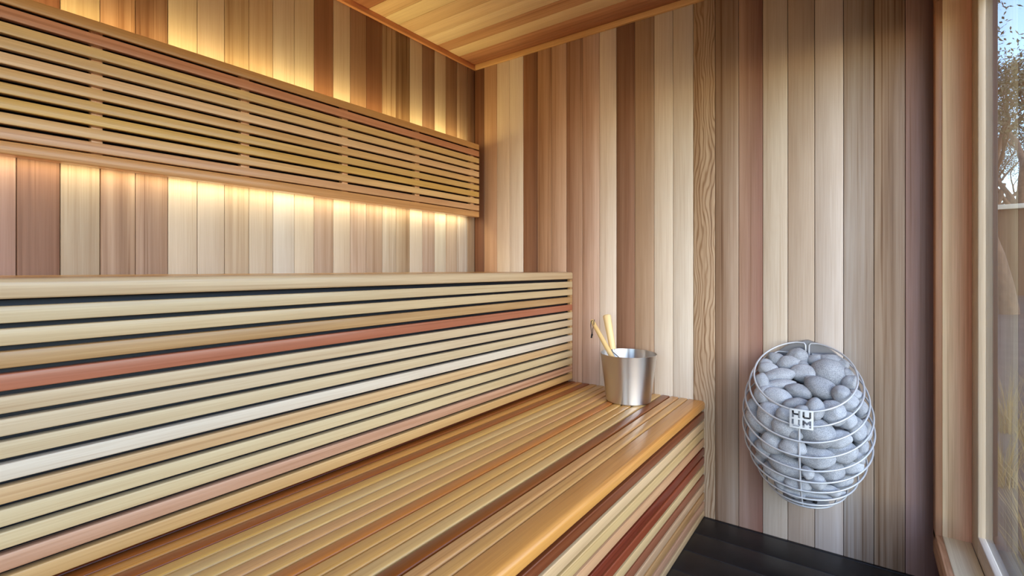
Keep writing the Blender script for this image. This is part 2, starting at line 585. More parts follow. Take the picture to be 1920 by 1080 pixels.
# ---- ceiling trims
mb = MB()
mb.box((XL, -.016, 2.0195), (-.0005, -.0005, ZC), (172, 112, 66), 0, r=.002)
tag(mb.build('trim_1', M_wall), 'cedar trim between back wall and ceiling', 'trim', kind='structure')
mb = MB()
mb.box((-.016, -1.868, 2.0195), (-.0005, -.0165, ZC), (206, 152, 96), 1, r=.002)
tag(mb.build('trim_2', M_wall), 'cedar trim between stove wall and ceiling', 'trim', kind='structure')

# ---- floor: black boards
mb = MB()
fx = [0.0, -.013]
while fx[-1] > XL:
    fx.append(fx[-1] - 0.131)
for i in range(len(fx) - 1):
    mb.beam((fx[i] - .001, 0, 0), -Y3, -X3, -Z3, 1.869, rrect(abs(fx[i + 1] - fx[i]) - .002, 0.02, 0.002, 2), (20, 20, 22))
mb.box((-2.75, -2.0, -.12), (0.12, 0.12, -.021), (20, 20, 22), 0)
tag(mb.build('floor', M_floor), 'black painted board floor', 'floor', kind='structure')

DESAT, GAIN = 0.2, 1.1
# ---- window wall around the opening
WX0, WX1 = -2.45, -.055       # opening
WZ0, WZ1 = .169, 1.775
mb = MB()
def clad(xa, xb, za, zb):
    x = xa
    while x < xb - .001:
        w = min(.0795, xb - x)
        mb.beam((x + .0007, -1.869, za), Z3, X3, -Y3, zb - za, rrect(w - .0014, 0.014, 0.0016, 2), random.choice(rc), streak=.35)
        x += .0809
clad(XL, WX0, 0, ZC)
clad(WX0, 0, 0, WZ0 - .02)
clad(WX0, 0, WZ1 + .02, ZC)
mb.box((XL - .13, -1.99, -.05), (WX0 - .001, -1.884, 2.2), (60, 44, 32), 2)
mb.box((WX0 - .001, -1.99, -.05), (0.015, -1.884, WZ0 - .02), (60, 44, 32), 0)
mb.box((WX0 - .001, -1.99, WZ1 + .02), (0.015, -1.884, 2.2), (60, 44, 32), 0)
tag(mb.build('wall_front', M_wall), 'cedar wall around the large window', 'wall', kind='structure')

# ---- the window: linings, architrave, frame, glass
win = empty('window_1', (-1.25, -1.9, WZ0), 'large fixed window in a pale timber frame', 'window', kind='structure')
JC = (206, 168, 124)
DESAT, GAIN, HUE = 0.15, 1.6, (1, 1.02, 1.14)
mb = MB()      # jambs
mb.beam((WX1, -1.869, WZ0), Z3, -Y3, X3, WZ1 - WZ0, rrect(.0655, .05, .0015, 2), (206, 168, 118), (182, 122, 84), streak=.35)
mb.box((WX0 - .05, -1.9335, WZ0), (WX0, -1.869, WZ1), JC, 2)
mb.box((WX0 - .05, -1.9335, WZ1), (WX1 + .05, -1.869, WZ1 + .02), JC, 0)
mb.build('window_jamb', M_wall, win)
mb = MB()      # sill
mb.box((WX0 - .05, -1.9335, WZ0 - .02), (0, -1.869, WZ0), (214, 180, 136), 0, r=.002)
mb.build('window_sill', M_bench, win)
DESAT, GAIN, HUE = 0.1, 1.2, (1, 1, 1)
mb = MB()      # architrave standing 16 mm proud of the boards
mb.box((WX1 - .0005, -1.869, WZ0 - .02), (.0, -1.8527, WZ1 + .075), (166, 118, 82), 2, r=.002, streak=.5)
mb.box((WX0 - .055, -1.869, WZ0 - .075), (.0, -1.8527, WZ0 - .0002), (186, 138, 98), 0, r=.002, streak=.5, figure=.4)
mb.box((WX0, -1.869, WZ1), (WX1 - .001, -1.8527, WZ1 + .075), (166, 118, 82), 0, r=.002, streak=.5)
mb.box((WX0 - .055, -1.869, WZ0), (WX0, -1.8527, WZ1 + .075), (166, 118, 82), 2, r=.002, streak=.5)
mb.build('architrave', M_wall, win)
FY0, FY1 = -1.9502, -1.934
DESAT, GAIN = 0.2, 1.15
mb = MB()      # frame
FC = (176, 154, 124)
mb.box((WX1 - .090, FY0, WZ0), (WX1 + .002, FY1, WZ1), FC, 2, r=.002, streak=.12)
mb.box((WX0, FY0, WZ0), (WX0 + .05, FY1, WZ1), FC, 2, r=.002, streak=.12)
mb.box((WX0 + .05, FY0, WZ0 - .001), (WX1 - .090, FY1, WZ0 + .058), (190, 172, 150), 0, r=.002, streak=.12)
mb.box((WX0 + .05, FY0, WZ1 - .05), (WX1 - .090, FY1, WZ1), FC, 0, r=.002, streak=.12)
mb.build('window_frame', M_wall, win)
bm = bmesh.new()
r_ = bmesh.ops.create_cube(bm, size=1)
for v in r_['verts']:
    v.co.x = (WX0 + .045) if v.co.x < 0 else (WX1 - .085)
    v.co.y = -1.9555 if v.co.y < 0 else -1.9495
    v.co.z = (WZ0 + .047) if v.co.z < 0 else (WZ1 - .045)
bm.normal_update()
for f in bm.faces:
    f.material_index = 0 if f.normal.y > .5 else 1
g = link('glass_pane', bm, M_glass, win, smooth=False)
mb = MB()      # dark outer beads holding the glass
DESAT, GAIN = 0.0, 1.0
mb.box((WX1 - .090, -1.967, WZ0), (WX1 + .002, -1.9503, WZ1), (46, 34, 27), 2)
mb.box((WX0, -1.984, WZ0), (WX0 + .05, -1.9503, WZ1), (46, 34, 27), 2)
mb.box((WX0 + .05, -1.984, WZ0), (WX1 - .090, -1.9503, WZ0 + .05), (46, 34, 27), 0)
mb.box((WX0 + .05, -1.984, WZ1 - .05), (WX1 - .090, -1.9503, WZ1), (46, 34, 27), 0)
mb.build('outer_bead', M_wall, win)
mb = MB()      # outside sill and lining seen through the glass
mb.box((WX0 - .05, -2.01, WZ0 - .03), (0.05, -1.985, WZ0 + .01), (84, 66, 48), 0, r=.002)
mb.build('outer_sill', M_wall, win)
keep(win)

DESAT, GAIN, HUE = 0.0, 0.76, (1, .98, .90)
# ================================================================== UPPER BENCH
BXL = -2.615
ub = empty('upper_bench', (-1.3, -.3, 0), 'high cedar bench with a slatted riser, against the back wall under the backrest', 'bench')
mb = MB()
mb.beam((BXL, -.588, .9225), X3, Y3, Z3, -BXL - .0015, rrect(.085, .0325, .004, 3, rr=(.005, .003, .004, .009)), (214, 186, 152), (216, 184, 140), streak=.2)
mb.build('edge_board', M_bench, ub)
mb = MB()
y = -.5005
sc2 = [(206, 160, 100), (212, 170, 112), (196, 148, 92)]
while y < -.02:
    w = min(.045, -.003 - y)
    mb.beam((BXL, y, .928), X3, Y3, Z3, -BXL - .002, rrect(w, .026, .003), random.choice(sc2), streak=.25)
    y += .051
mb.build('seat_slats', M_bench, ub)
mb = MB()
uc = [((214, 190, 154), .15), ((216, 190, 152), .12), ((190, 150, 104), .5), ((182, 112, 84), .3), ((216, 192, 160), .12), ((216, 194, 164), .1),
      ((214, 192, 158), .12), ((228, 214, 198), .1), ((218, 182, 138), .25), ((216, 194, 156), .1), ((214, 190, 150), .1), ((202, 156, 128), .4), ((208, 166, 112), .3)]
for k, (c, st) in enumerate(uc):
    zt = .9158 - .0352 * k - .0042
    mb.beam((BXL, -.587, zt - .0268), X3, Z3, Y3, -BXL - .0015, rrect(.0268, .02, .0022, 3), c, streak=st)
mb.build('riser_slats', M_bench, ub)
mb = MB()
mb.box((-.0135, -.5855, .466), (-.001, -.5672, .9215), (198, 156, 108), 2, r=.001)
mb.build('end_batten', M_bench, ub)
mb = MB()
mb.box((BXL, -.5665, .4565), (-.002, -.556, .9215), (14, 18, 30), 0)
mb.box((BXL, -.530, .0), (-.002, -.518, .9215), (14, 18, 30), 0)
mb.build('backing_board', M_black, ub)
keep(ub)

DESAT, GAIN, HUE = 0.0, 0.96, (1, .92, .66)
# ================================================================== LOWER BENCH
lb = empty('lower_bench', (-1.3, -.9, 0), 'low cedar bench with slatted seat and dark red and pale front slats', 'bench')
mb = MB()
mb.beam((BXL, -1.173, .4215), X3, Y3, Z3, -BXL - .0015, rrect(.062, .0305, .004, 3, rr=(.004, .002, .003, .013)), (206, 150, 88), (200, 146, 90), streak=.35)
mb.build('edge_board', M_bench, lb)
mb = MB()
tcols = [((206, 162, 110), .2), ((202, 156, 112), .3), ((128, 70, 28), .3), ((208, 174, 128), .15), ((204, 160, 104), .25), ((202, 158, 100), .25),
         ((182, 116, 60), .3), ((204, 162, 106), .2), ((200, 154, 112), .4), ((204, 166, 112), .2), ((204, 172, 128), .15), ((202, 160, 96), .25),
         ((146, 80, 32), .25), ((196, 140, 76), .3), ((140, 78, 34), .3), ((110, 50, 24), .3)]
for k, (c, st) in enumerate(tcols):
    y1 = -1.1075 + .0361 * k
    w = .0316 if k < 15 else .022
    mb.beam((BXL, y1, .424), X3, Y3, Z3, -BXL - .0015, rrect(w, .028, .003, 3, rr=(.003, .003, .0045, .0045)), c, streak=st)
mb.build('seat_slats', M_bench, lb)
DESAT, GAIN, HUE = 0.0, 0.84, (1, .97, .9)
mb = MB()
fcols = [((128, 70, 40), .45), ((218, 184, 142), .1), ((212, 180, 128), .2), ((208, 162, 122), .15), ((118, 50, 30), .3), ((142, 68, 42), .3),
         ((212, 178, 130), .15), ((150, 90, 62), .25), ((208, 168, 130), .15), ((194, 148, 98), .2), ((196, 150, 118), .2), ((204, 172, 130), .2)]
for k, (c, st) in enumerate(fcols):
    zt = .4145 - .0352 * k - .0038
    h = .0276 if k < 11 else .0225
    mb.beam((BXL, -1.171, zt - h), X3, Z3, Y3, -BXL - .0015, rrect(h, .02, .0022, 3), c, streak=st)
mb.build('front_slats', M_bench, lb)
for y in (-1.150, -.97, -.79, -.6):
    pass
for x in (-.55, -1.1, -1.65, -2.2):
    mb = MB()
    mb.box((x - .02, -1.13, .38), (x + .02, -.592, .4235), (50, 34, 22), 1)
    mb.build('bearer', M_bench, lb)
mb = MB()
mb.box((BXL, -1.1505, .003), (-.002, -1.142, .421), (26, 16, 12), 0)
mb.box((BXL, -1.141, .28), (-.002, -.592, .29), (14, 12, 12), 0)
mb.build('backing_board', M_black, lb)
keep(lb)

DESAT, GAIN, HUE = 0.0, 1.22, (1, 1.04, 1.0)
# ================================================================== BACKREST PANEL
br = empty('backrest_panel', (-1.2, -.04, 1.23), 'long cedar backrest of thin slats on the back wall, lit from behind', 'backrest')
PX0, PX1 = -2.5, -.0605
gz = [1.5738, 1.5386, 1.5040, 1.4693, 1.4344, 1.4004, 1.3665, 1.3318, 1.2974, 1.2646]
mb = MB()
mb.box((PX0, -.080, gz[0] + .0035), (PX1, -.070, 1.6053), (178, 132, 84), 0, r=.002, streak=.25)
mb.build('top_rail', M_bench, br)
mb = MB()
mb.box((PX0, -.080, 1.2335), (PX1, -.040, gz[9] - .002), (186, 136, 88), 0, r=.002, streak=.25)
mb.build('bottom_rail', M_bench, br)
mb = MB()
bcs = [((182, 126, 96), .3), ((196, 160, 110), .3), ((196, 160, 116), .2), ((204, 166, 128), .2), ((192, 152, 104), .3), ((190, 152, 96), .25),
       ((190, 150, 86), .25), ((196, 156, 108), .25), ((190, 144, 106), .3)]
for k, (c, st) in enumerate(bcs):
    z1 = gz[k] - (.0042 if k else .0035)
    z0 = gz[k + 1] + (.0042 if k < 8 else .002)
    yy = -.080
    mb.beam((PX0, yy, z0), X3, Z3, Y3, PX1 - PX0, rrect(z1 - z0, .018, .002, 3), c, streak=st)
mb.build('slats', M_bench, br)
for a, b_ in ((-1.980, -1.956), (-1.605, -1.581), (-1.232, -1.205), (-.858, -.832), (-.483, -.457), (-.104, -.083)):
    mb = MB()
    mb.box((a, -.0618, 1.2630), (b_, -.0405, 1.5980), (216, 170, 132), 2, streak=.15)
    mb.box((a, -.0400, 1.34), (b_, -.0005, 1.50), (180, 130, 90), 2, streak=.15)
    mb.build('batten', M_bench, br)
mb = MB()
mb.box((PX0, -.0400, 1.2440), (PX1, -.0365, 1.5990), (16, 12, 10), 0, r=.0005)
mb.build('backing_board', M_black, br)
for z0, z1, ya, yb in ((1.2445, 1.2475, -.0364, -.0264), (1.5990, 1.6015, -.0540, -.0420)):      # strips on the hidden side of the backing: the light washes the wall
    bm = bmesh.new()
    bmesh.ops.create_cube(bm, size=1)
    for v in bm.verts:
        v.co.x = PX0 + .05 if v.co.x < 0 else PX1 - .02
        v.co.y = ya if v.co.y < 0 else yb
        v.co.z = z0 if v.co.z < 0 else z1
    bm.normal_update()
    up = 1 if z0 > 1.5 else -1
    for f in bm.faces:
        f.material_index = 0 if f.normal.z * up > .5 else 1
    ls = link('led_strip', bm, [M_led_up if up > 0 else M_led_down, M_steelwhite], br, smooth=False)
    ls['label'] = 'warm yellow glowing light strip'
keep(br)

DESAT, GAIN, HUE = 0.0, 1.0, (1, 1, 1)
# ================================================================== BUCKET + HANDLES
BX, BY, BZ = -.165, -.925, .4525
bm = bmesh.new()
rt, rb, hh, th = .1085, .0855, .186, .0016
prof = [(0, .001), (rb - .004, 0), (rb, .004), (rt, hh - .001), (rt + .0006, hh), (rt - th, hh), (rb - th, .006), (0, .006)]
lathe(bm, prof, 96)
bucket = link('sauna_bucket', bm, M_steel, sharp=35)
bucket.location = (BX, BY, BZ)
tag(bucket, 'brushed stainless steel sauna bucket standing on the low bench near the stove wall', 'bucket')


def at(px, py, X):
    """a point on the plane x = X seen at a photo pixel: used to read positions off the photograph"""
    F = Vector((.81310, .58215, 0)); R = Vector((.58215, -.81310, 0))
    C = Vector((-1.99820, -1.67420, .97))
    d = F + R * ((px - 960) / 917.8) + Vector((0, 0, -(py - 504) / 917.8))
    return C + d * ((X - C.x) / d.x)


def handle(name, p0, p1, r0, r1, label, cat, colr):
    """round turned handle from p0 (tip) to p1 with grain along it"""
    root = empty(name, p1, label, cat)
    p0, p1 = Vector(p0), Vector(p1)
    D = (p1 - p0).normalized()
    A = D.cross(Vector((0.2, 0.9, 0.3))).normalized(); B = D.cross(A)
    L = (p1 - p0).length
    mb = MB()
    seg = 20
    stations = [(0, r0 * .55), (.002, r0 * .85), (.005, r0), (L * .5, (r0 + r1) / 2), (L, r1)]
    base = 0
    c = lin(colr) + (1,)
    for l, r in stations:
        for k in range(seg):
            a = 2 * math.pi * k / seg
            mb.v.append(p0 + D * l + A * r * math.cos(a) + B * r * math.sin(a))
    def addf(idx, uv):
        mb.f.append(tuple(idx))
        for u in uv:
            mb.t.append(c); mb.gv.append((u[0], u[1], 3.0)); mb.gp.append((.25, 0, 0))
        mb.mi.append(0)
    for i in range(len(stations) - 1):
        for k in range(seg):
            k2 = (k + 1) % seg
            addf((i * seg + k, i * seg + k2, (i + 1) * seg + k2, (i + 1) * seg + k),
                 ((k * .004, stations[i][0]), (k * .004 + .004, stations[i][0]), (k * .004 + .004, stations[i + 1][0]), (k * .004, stations[i + 1][0])))
    addf(range(seg)[::-1], [(0, 0)] * seg)
    addf([(len(stations) - 1) * seg + k for k in range(seg)], [(0, 0)] * seg)
    o = mb.build('handle', M_blond, root)
    return root, D


# slim wooden ladle leaning left, black cord loop at its tip; its bowl is down in the bucket
tip = at(1109.5, 600, -.130)
low = Vector((-.205, -.905, .575))
lad, D1 = handle('wooden_ladle', tip, low, .0085, .0105, 'slim blond wooden ladle handle with a black cord loop leaning out of the bucket', 'ladle', (226, 192, 132))
bm = bmesh.new()
tube(bm, [low - D1 * .004, low + D1 * .012, Vector((-.185, -.915, .52)), Vector((-.165, -.905, .492))], [.006, .005, .004, .004], 10)
bowl = [(0, 0), (.022, .003), (.034, .014), (.038, .028), (.0365, .028), (.0325, .0155), (.021, .005), (0, .002)]
lathe(bm, bowl, 32, (-.190, -.900, .4675))
link('ladle_bowl', bm, M_blond if False else M_steel, lad)
bm = bmesh.new()
q = tip + D1 * .012
loop = []
for i in range(15):
    a = i / 14
    sw = math.sin(a * math.pi)
    loop.append(q + Vector((-.012 + .002 * math.cos(a * 9), -.008 - .004 * math.cos(a * math.pi) * 1.6 + .001 * math.sin(a * 20), -.052 * sw if i < 15 else 0)))
loop = [q + Vector((-.004, .0, .009))] + [q + Vector((-.0105, .003, .004)), q + Vector((-.012, .0045, -.012)), q + Vector((-.012, .0025, -.03)), q + Vector((-.012, -.0005, -.046)),
        q + Vector((-.012, -.002, -.050)), q + Vector((-.012, -.0035, -.046)), q + Vector((-.012, -.0045, -.028)), q + Vector((-.0125, -.010, -.010)), q + Vector((-.0105, -.0105, .006)), q + Vector((-.002, -.007, .011))]
tube(bm, loop, .0014, 8)
kn = q + Vector((-.012, -.001, -.052))
tube(bm, [kn + Vector((0, .001, .005)), kn + Vector((0, -.001, .002)), kn + Vector((0, .0, -.001)), kn + Vector((0, .001, -.006)), kn + Vector((0, .002, -.012))], [.0025, .0042, .0040, .0030, .0040], 8)
link('cord_loop', bm, M_cord, lad)
keep(lad)

tip2 = at(1137.5, 590, -.130)
low2 = at(1149, 655, -.150)
lad2, D2 = handle('bucket_scoop', tip2, low2, .0165, .0125, 'thick pale round wooden grip standing upright at the back of the bucket', 'scoop', (234, 204, 150))
bm = bmesh.new()
n0 = Vector(low2)
tube(bm, [n0 - D2 * .002, n0 + D2 * .008, Vector((-.146, -.900, .60)), Vector((-.136, -.935, .50))], [.0065, .005, .004, .004], 10)
lathe(bm, [(0, 0), (.02, .002), (.03, .012), (.032, .03), (.031, .03), (.0285, .0125), (.019, .0035), (0, .0015)], 28, (-.132, -.955, .4675))
link('scoop_bowl', bm, M_steel, lad2)
keep(lad2)

# ================================================================== HEATER
HX, HY = -.108, -1.519
prof_r = [(.200, .060), (.228, .096), (.27, .130), (.33, .162), (.39, .181), (.45, .187), (.51, .184), (.57, .172), (.63, .150), (.68, .120), (.72, .084), (.75, .040)]


def egg(z):
    P = prof_r
    if z <= P[0][0]: return P[0][1]
    if z >= P[-1][0]: return P[-1][1]
    for i in range(len(P) - 1):
        if P[i][0] <= z <= P[i + 1][0]:
            t = (z - P[i][0]) / (P[i + 1][0] - P[i][0])
            def slope(j):
                a, b = max(0, j - 1), min(len(P) - 1, j + 1)
                return (P[b][1] - P[a][1]) / (P[b][0] - P[a][0])
            h = P[i + 1][0] - P[i][0]
            m0, m1 = slope(i) * h, slope(i + 1) * h
            return ((2 * t ** 3 - 3 * t ** 2 + 1) * P[i][1] + (t ** 3 - 2 * t ** 2 + t) * m0 + (-2 * t ** 3 + 3 * t ** 2) * P[i + 1][1] + (t ** 3 - t ** 2) * m1)


XB = -.022            # face of the back plate


def ring_pts(zf, zb, n=96, scale=1.0):
    """intersection of the drop with a plane tilted from zf at the front to zb at the wall"""
    xf = HX - egg(zf)
    sl = (zb - zf) / (XB - xf)
    pts = []
    for i in range(n):
        a = 2 * math.pi * i / n
        z = (zf + zb) / 2
        for _ in range(14):
            r = egg(z) * scale
            x = HX + r * math.cos(a)
            z = zf + (min(x, XB) - xf) * sl
        pts.append(Vector((min(x, XB), HY + r * math.sin(a), z)))
    return pts


ht = empty('sauna_heater', (0, HY, .200), 'egg-shaped white wire sauna heater full of grey stones hung on the wall', 'heater')
# rim: open at the back where both ends turn down as a double wire
rim_f, rim_b = .541, .713
rp = ring_pts(rim_f, rim_b, 120)
bm = bmesh.new()
rot = rp[3:-2]
rimpath = [Vector((XB - .004, HY + .005, .640)), Vector((XB - .004, HY + .005, .69)), Vector((XB - .004, HY + .0055, .706)), Vector((XB - .003, HY + .010, .7125))] + \
          [p + Vector((-.003, 0, 0)) for p in rp[5:-4]] + \
          [Vector((XB - .003, HY - .010, .7125)), Vector((XB - .004, HY - .0055, .706)), Vector((XB - .004, HY - .005, .69)), Vector((XB - .004, HY - .005, .640))]
# upper back part of the rim follows the drop up over the plate
tube(bm, rimpath, .0030, 10)
link('rim_wire', bm, M_steelwhite, ht)
zf = [.497, .450, .404, .361, .321, .285, .254, .229, .211]
zb = [.675, .625, .565, .500, .435, .372, .316, .265, .228]
for a, b_ in zip(zf, zb):
    bm = bmesh.new()
    pts = ring_pts(a, b_, 110)
    tube(bm, pts[1:-1], .0029, 8)
    link('ring_wire', bm, M_steelwhite, ht)
for ang in (180,):
    bm = bmesh.new()
    pts = []
    z0, z1 = .203, (.541 if ang == 180 else .585)
    for i in range(28):
        z = z0 + (z1 - z0) * i / 27
        r = egg(z) - .005
        aa = math.radians(ang)
        pts.append((HX + r * math.cos(aa), HY + r * math.sin(aa), z))
    tube(bm, pts, .0030, 8)
    link('upright_wire', bm, M_steelwhite, ht)
# back plate: an egg outline of sheet steel with folded edge
bm = bmesh.new()
outl = []
for i in range(40):
    z = .204 + (.722 - .204) * i / 39
    r = egg(z); dx = XB - HX
    y = math.sqrt(max(r * r - dx * dx, 1e-6)) + .001
    outl.append((y, z))
pts2 = [(y, z) for y, z in outl] + [(-y, z) for y, z in outl[::-1]]
f1 = bm.faces.new([bm.verts.new((-.0015, HY + y, z)) for y, z in pts2])
ex = bmesh.ops.extrude_face_region(bm, geom=[f1])
for v in [e for e in ex['geom'] if isinstance(e, bmesh.types.BMVert)]:
    v.co.x = XB + .001
link('back_plate', bm, M_plate, ht, smooth=False)
# base pan
bm = bmesh.new()
lathe(bm, [(0, -.004), (.058, -.004), (.066, .0), (.067, .006), (.060, .010), (0, .010)], 48, (HX + .018, HY, .197))
link('base_pan', bm, M_steelwhite, ht)
# dark heating core inside the stones
bm = bmesh.new()
for dy in (-.03, 0, .03):
    for dx in (-.02, 0.01, .04):
        tube(bm, [(HX + dx, HY + dy, .208), (HX + dx, HY + dy, .40), (HX + dx, HY + dy, .50)], .006, 8)
link('heating_element', bm, M_cord, ht)
# logo plate: four letters cut through a white plate
L5 = {'H': ["11000011", "11000011", "11000011", "11111111", "11111111", "11000011", "11000011", "11000011"],
      'U': ["11000011", "11000011", "11000011", "11000011", "11000011", "11000011", "11111111", "01111110"],
      'M': ["11000011", "11100111", "11111111", "11111111", "11011011", "11000011", "11000011", "11000011"]}
G = 22
grid = [[1] * G for _ in range(G)]
for (ch, r0, c0) in (('H', 2, 2), ('U', 2, 12), ('U', 12, 2), ('M', 12, 12)):
    for i in range(8):
        for j in range(8):
            if L5[ch][i][j] == '1':
                grid[r0 + i][c0 + j] = 0
bm = bmesh.new()
PWd, PHt = .062, .056
vt = {}
xf_t = HX - egg(.541) - .0045
xf_b = HX - egg(.490) - .0045
def pv(i, j, d):
    k = (i, j, d)
    if k not in vt:
        tt = i / G
        x = xf_t + (xf_b - xf_t) * tt - d
        z = .546 - PHt * tt
        # left of the photo is +y
        y = HY - .006 + PWd / 2 - PWd * j / G
        x += .6 * ((y - HY) ** 2) / .2
        vt[k] = bm.verts.new((x, y, z))
    return vt[k]
for i in range(G):
    for j in range(G):
        if not grid[i][j]: continue
        for d in (0, .002):
            bm.faces.new((pv(i, j, d), pv(i + 1, j, d), pv(i + 1, j + 1, d), pv(i, j + 1, d)))
        for (di, dj, e0, e1) in ((-1, 0, (i, j), (i, j + 1)), (1, 0, (i + 1, j), (i + 1, j + 1)), (0, -1, (i, j), (i + 1, j)), (0, 1, (i, j + 1), (i + 1, j + 1))):
            ii, jj = i + di, j + dj
            if not (0 <= ii < G and 0 <= jj < G) or not grid[ii][jj]:
                bm.faces.new((pv(e0[0], e0[1], 0), pv(e1[0], e1[1], 0), pv(e1[0], e1[1], .002), pv(e0[0], e0[1], .002)))
lp = link('logo_plate', bm, M_steelwhite, ht, smooth=False)
lp['label'] = 'square white plate with four cut-out letters'
keep(ht)

# ------------------------------------------------------------------ stones
protos = []
for s in range(6):
    bm = bmesh.new()
    bmesh.ops.create_icosphere(bm, subdivisions=4, radius=1)
    off = Vector((s * 13.1, s * 7.7, s * 3.3))
    ax = Vector((random.uniform(-1, 1), random.uniform(-1, 1), random.uniform(-1, 1))).normalized()
    for v in bm.verts:
        p = v.co.copy()
        d = 1 + .16 * noise.noise(p * .9 + off) + .05 * noise.noise(p * 2.3 + off)
        d += .10 * ax.dot(p)
        # slightly boxy, worn shape
        d *= 1 + .05 * (abs(p.x) ** 3 + abs(p.y) ** 3 + abs(p.z) ** 3 - .6)
        v.co = p * d
    me = bpy.data.meshes.new('heater_stone')
    bm.to_mesh(me); bm.free()
    me.materials.append(M_stone)
    me.shade_smooth()
    protos.append(me)

F_ = Vector((.81310, .58215, 0)); R_ = Vector((.58215, -.81310, 0)); C_ = Vector(cam.location)


def hit_egg(px, py, scale):
    d = F_ + R_ * ((px - 960) / 917.8) + Vector((0, 0, -(py - 504) / 917.8))
    t = 1.2
    while t < 1.85:
        p = C_ + d * t
        r = egg(p.z) * scale
        if .17 < p.z < .76 and (p.x - HX) ** 2 + (p.y - HY) ** 2 <= r * r:
            return p, t
        t += .002
    return None, None


def hit_mound(px, py, drop):
    """the pile's sloping top inside the rim opening"""
    d = F_ + R_ * ((px - 960) / 917.8) + Vector((0, 0, -(py - 504) / 917.8))
    xf = HX - egg(rim_f)
    sl = (rim_b - rim_f) / (XB - xf)
    t = 1.2
    while t < 1.9:
        p = C_ + d * t
        if p.z < rim_f + (p.x - xf) * sl - drop and p.x > xf - .02:
            return p, t
        t += .002
    return None, None


# photo crop coordinates (cx, cy, w, h, angle), o = inside the opening
ST = [(440, 195, 100, 92, 60, 1, 'pale pointed stone at the top of the pile beside the double wire'),
      (388, 232, 115, 84, 10, 1, 'brownish stone behind the topmost pale pointed stone'), (322, 208, 84, 62, -20, 1, None), (285, 268, 92, 72, 0, 1, None),
      (343, 300, 150, 76, 15, 1, 'long flat stone lying at the left of the open top'),
      (490, 285, 132, 92, 0, 1, 'round stone in the middle of the open top'), (548, 217, 92, 66, 0, 1, None),
      (627, 288, 138, 150, 60, 1, 'largest rounded stone at the right of the open top'), (712, 298, 58, 78, 20, 1, None), (440, 378, 116, 74, -10, 1, 'dark brownish oval stone in the lower part of the open top'),
      (350, 346, 140, 54, 12, 1, None), (577, 375, 152, 106, -28, 1, 'smooth pointed stone below the largest one'), (337, 405, 126, 84, -8, 1, None), (437, 449, 122, 66, 8, 1, None),
      (640, 212, 110, 60, 0, 1, None), (530, 335, 90, 70, -30, 1, None), (465, 240, 60, 50, 0, 1, None), (260, 235, 60, 50, 0, 1, None), (700, 240, 60, 50, -30, 1, None),
      (535, 482, 86, 104, -10, 0, None), (228, 330, 62, 90, 10, 0, None), (233, 400, 92, 104, -60, 0, None), (690, 395, 84, 84, 0, 0, None), (738, 442, 100, 98, -30, 0, None),
      (640, 492, 118, 124, 20, 0, None), (770, 340, 74, 84, -30, 0, None), (778, 407, 64, 66, 0, 0, None), (800, 472, 64, 92, 0, 0, None), (288, 510, 132, 148, 20, 0, None),
      (190, 462, 62, 86, 0, 0, None), (382, 572, 142, 112, -5, 0, None), (207, 542, 100, 128, 40, 0, None), (555, 600, 172, 148, -15, 0, None), (716, 535, 92, 92, 20, 0, None),
      (785, 585, 96, 150, 25, 0, None), (300, 650, 126, 112, -20, 0, None), (421, 680, 118, 98, -5, 0, None), (670, 637, 132, 88, 25, 0, None), (702, 708, 152, 108, 8, 0, None),
      (551, 735, 162, 112, 5, 0, 'broad stone in the middle of the heater right of the upright wire'), (245, 685, 110, 92, -40, 0, None), (378, 782, 162, 118, -20, 0, None), (497, 812, 60, 66, 0, 0, 'smallest stone right of the upright wire'), (645, 820, 122, 120, 0, 0, None),
      (551, 868, 88, 82, -25, 0, None), (330, 842, 104, 78, -30, 0, None), (425, 884, 92, 62, -10, 0, None), (722, 868, 114, 90, 25, 0, None), (580, 922, 142, 52, 5, 0, None),
      (762, 790, 104, 90, 30, 0, None), (812, 680, 66, 112, 5, 0, None), (838, 592, 52, 104, 5, 0, None), (420, 932, 104, 42, -12, 0, None), (540, 962, 156, 38, 0, 0, None),
      (180, 600, 52, 112, -12, 0, None), (660, 950, 90, 42, 15, 0, None), (212, 742, 60, 80, -40, 0, None), (275, 805, 74, 60, -45, 0, None), (480, 890, 70, 60, 0, 0, None),
      (375, 505, 90, 70, -30, 0, None), (470, 480, 70, 50, 0, 0, None), (640, 930, 70, 50, 0, 0, None), (790, 730, 70, 90, 30, 0, None), (430, 610, 70, 60, 0, 0, None), (350, 900, 80, 40, -30, 0, None)]
GROUP = 'grey stones piled in the wire heater'
GL = 'grey stone deep in the heater pile, mostly hidden behind the outer stones'
n_st = 0
used = []


def add_stone(p, ax3, sz, me, label):
    """sz = half sizes along the axes of ax3 (columns)"""
    o = bpy.data.objects.new('heater_stone', me)
    COL.objects.link(o)
    R = Matrix((ax3[0], ax3[1], ax3[2])).transposed().to_4x4()
    o.matrix_world = Matrix.Translation(p) @ R @ Matrix.Diagonal((sz[0], sz[1], sz[2], 1))
    tag(o, label or GL, 'stone', GROUP)
    used.append((p.copy(), max(sz)))
    return o


DIRS = [Vector((x, y, z)).normalized() for x in (-1, 0, 1) for y in (-1, 0, 1) for z in (-1, 0, 1) if (x, y, z) != (0, 0, 0)]


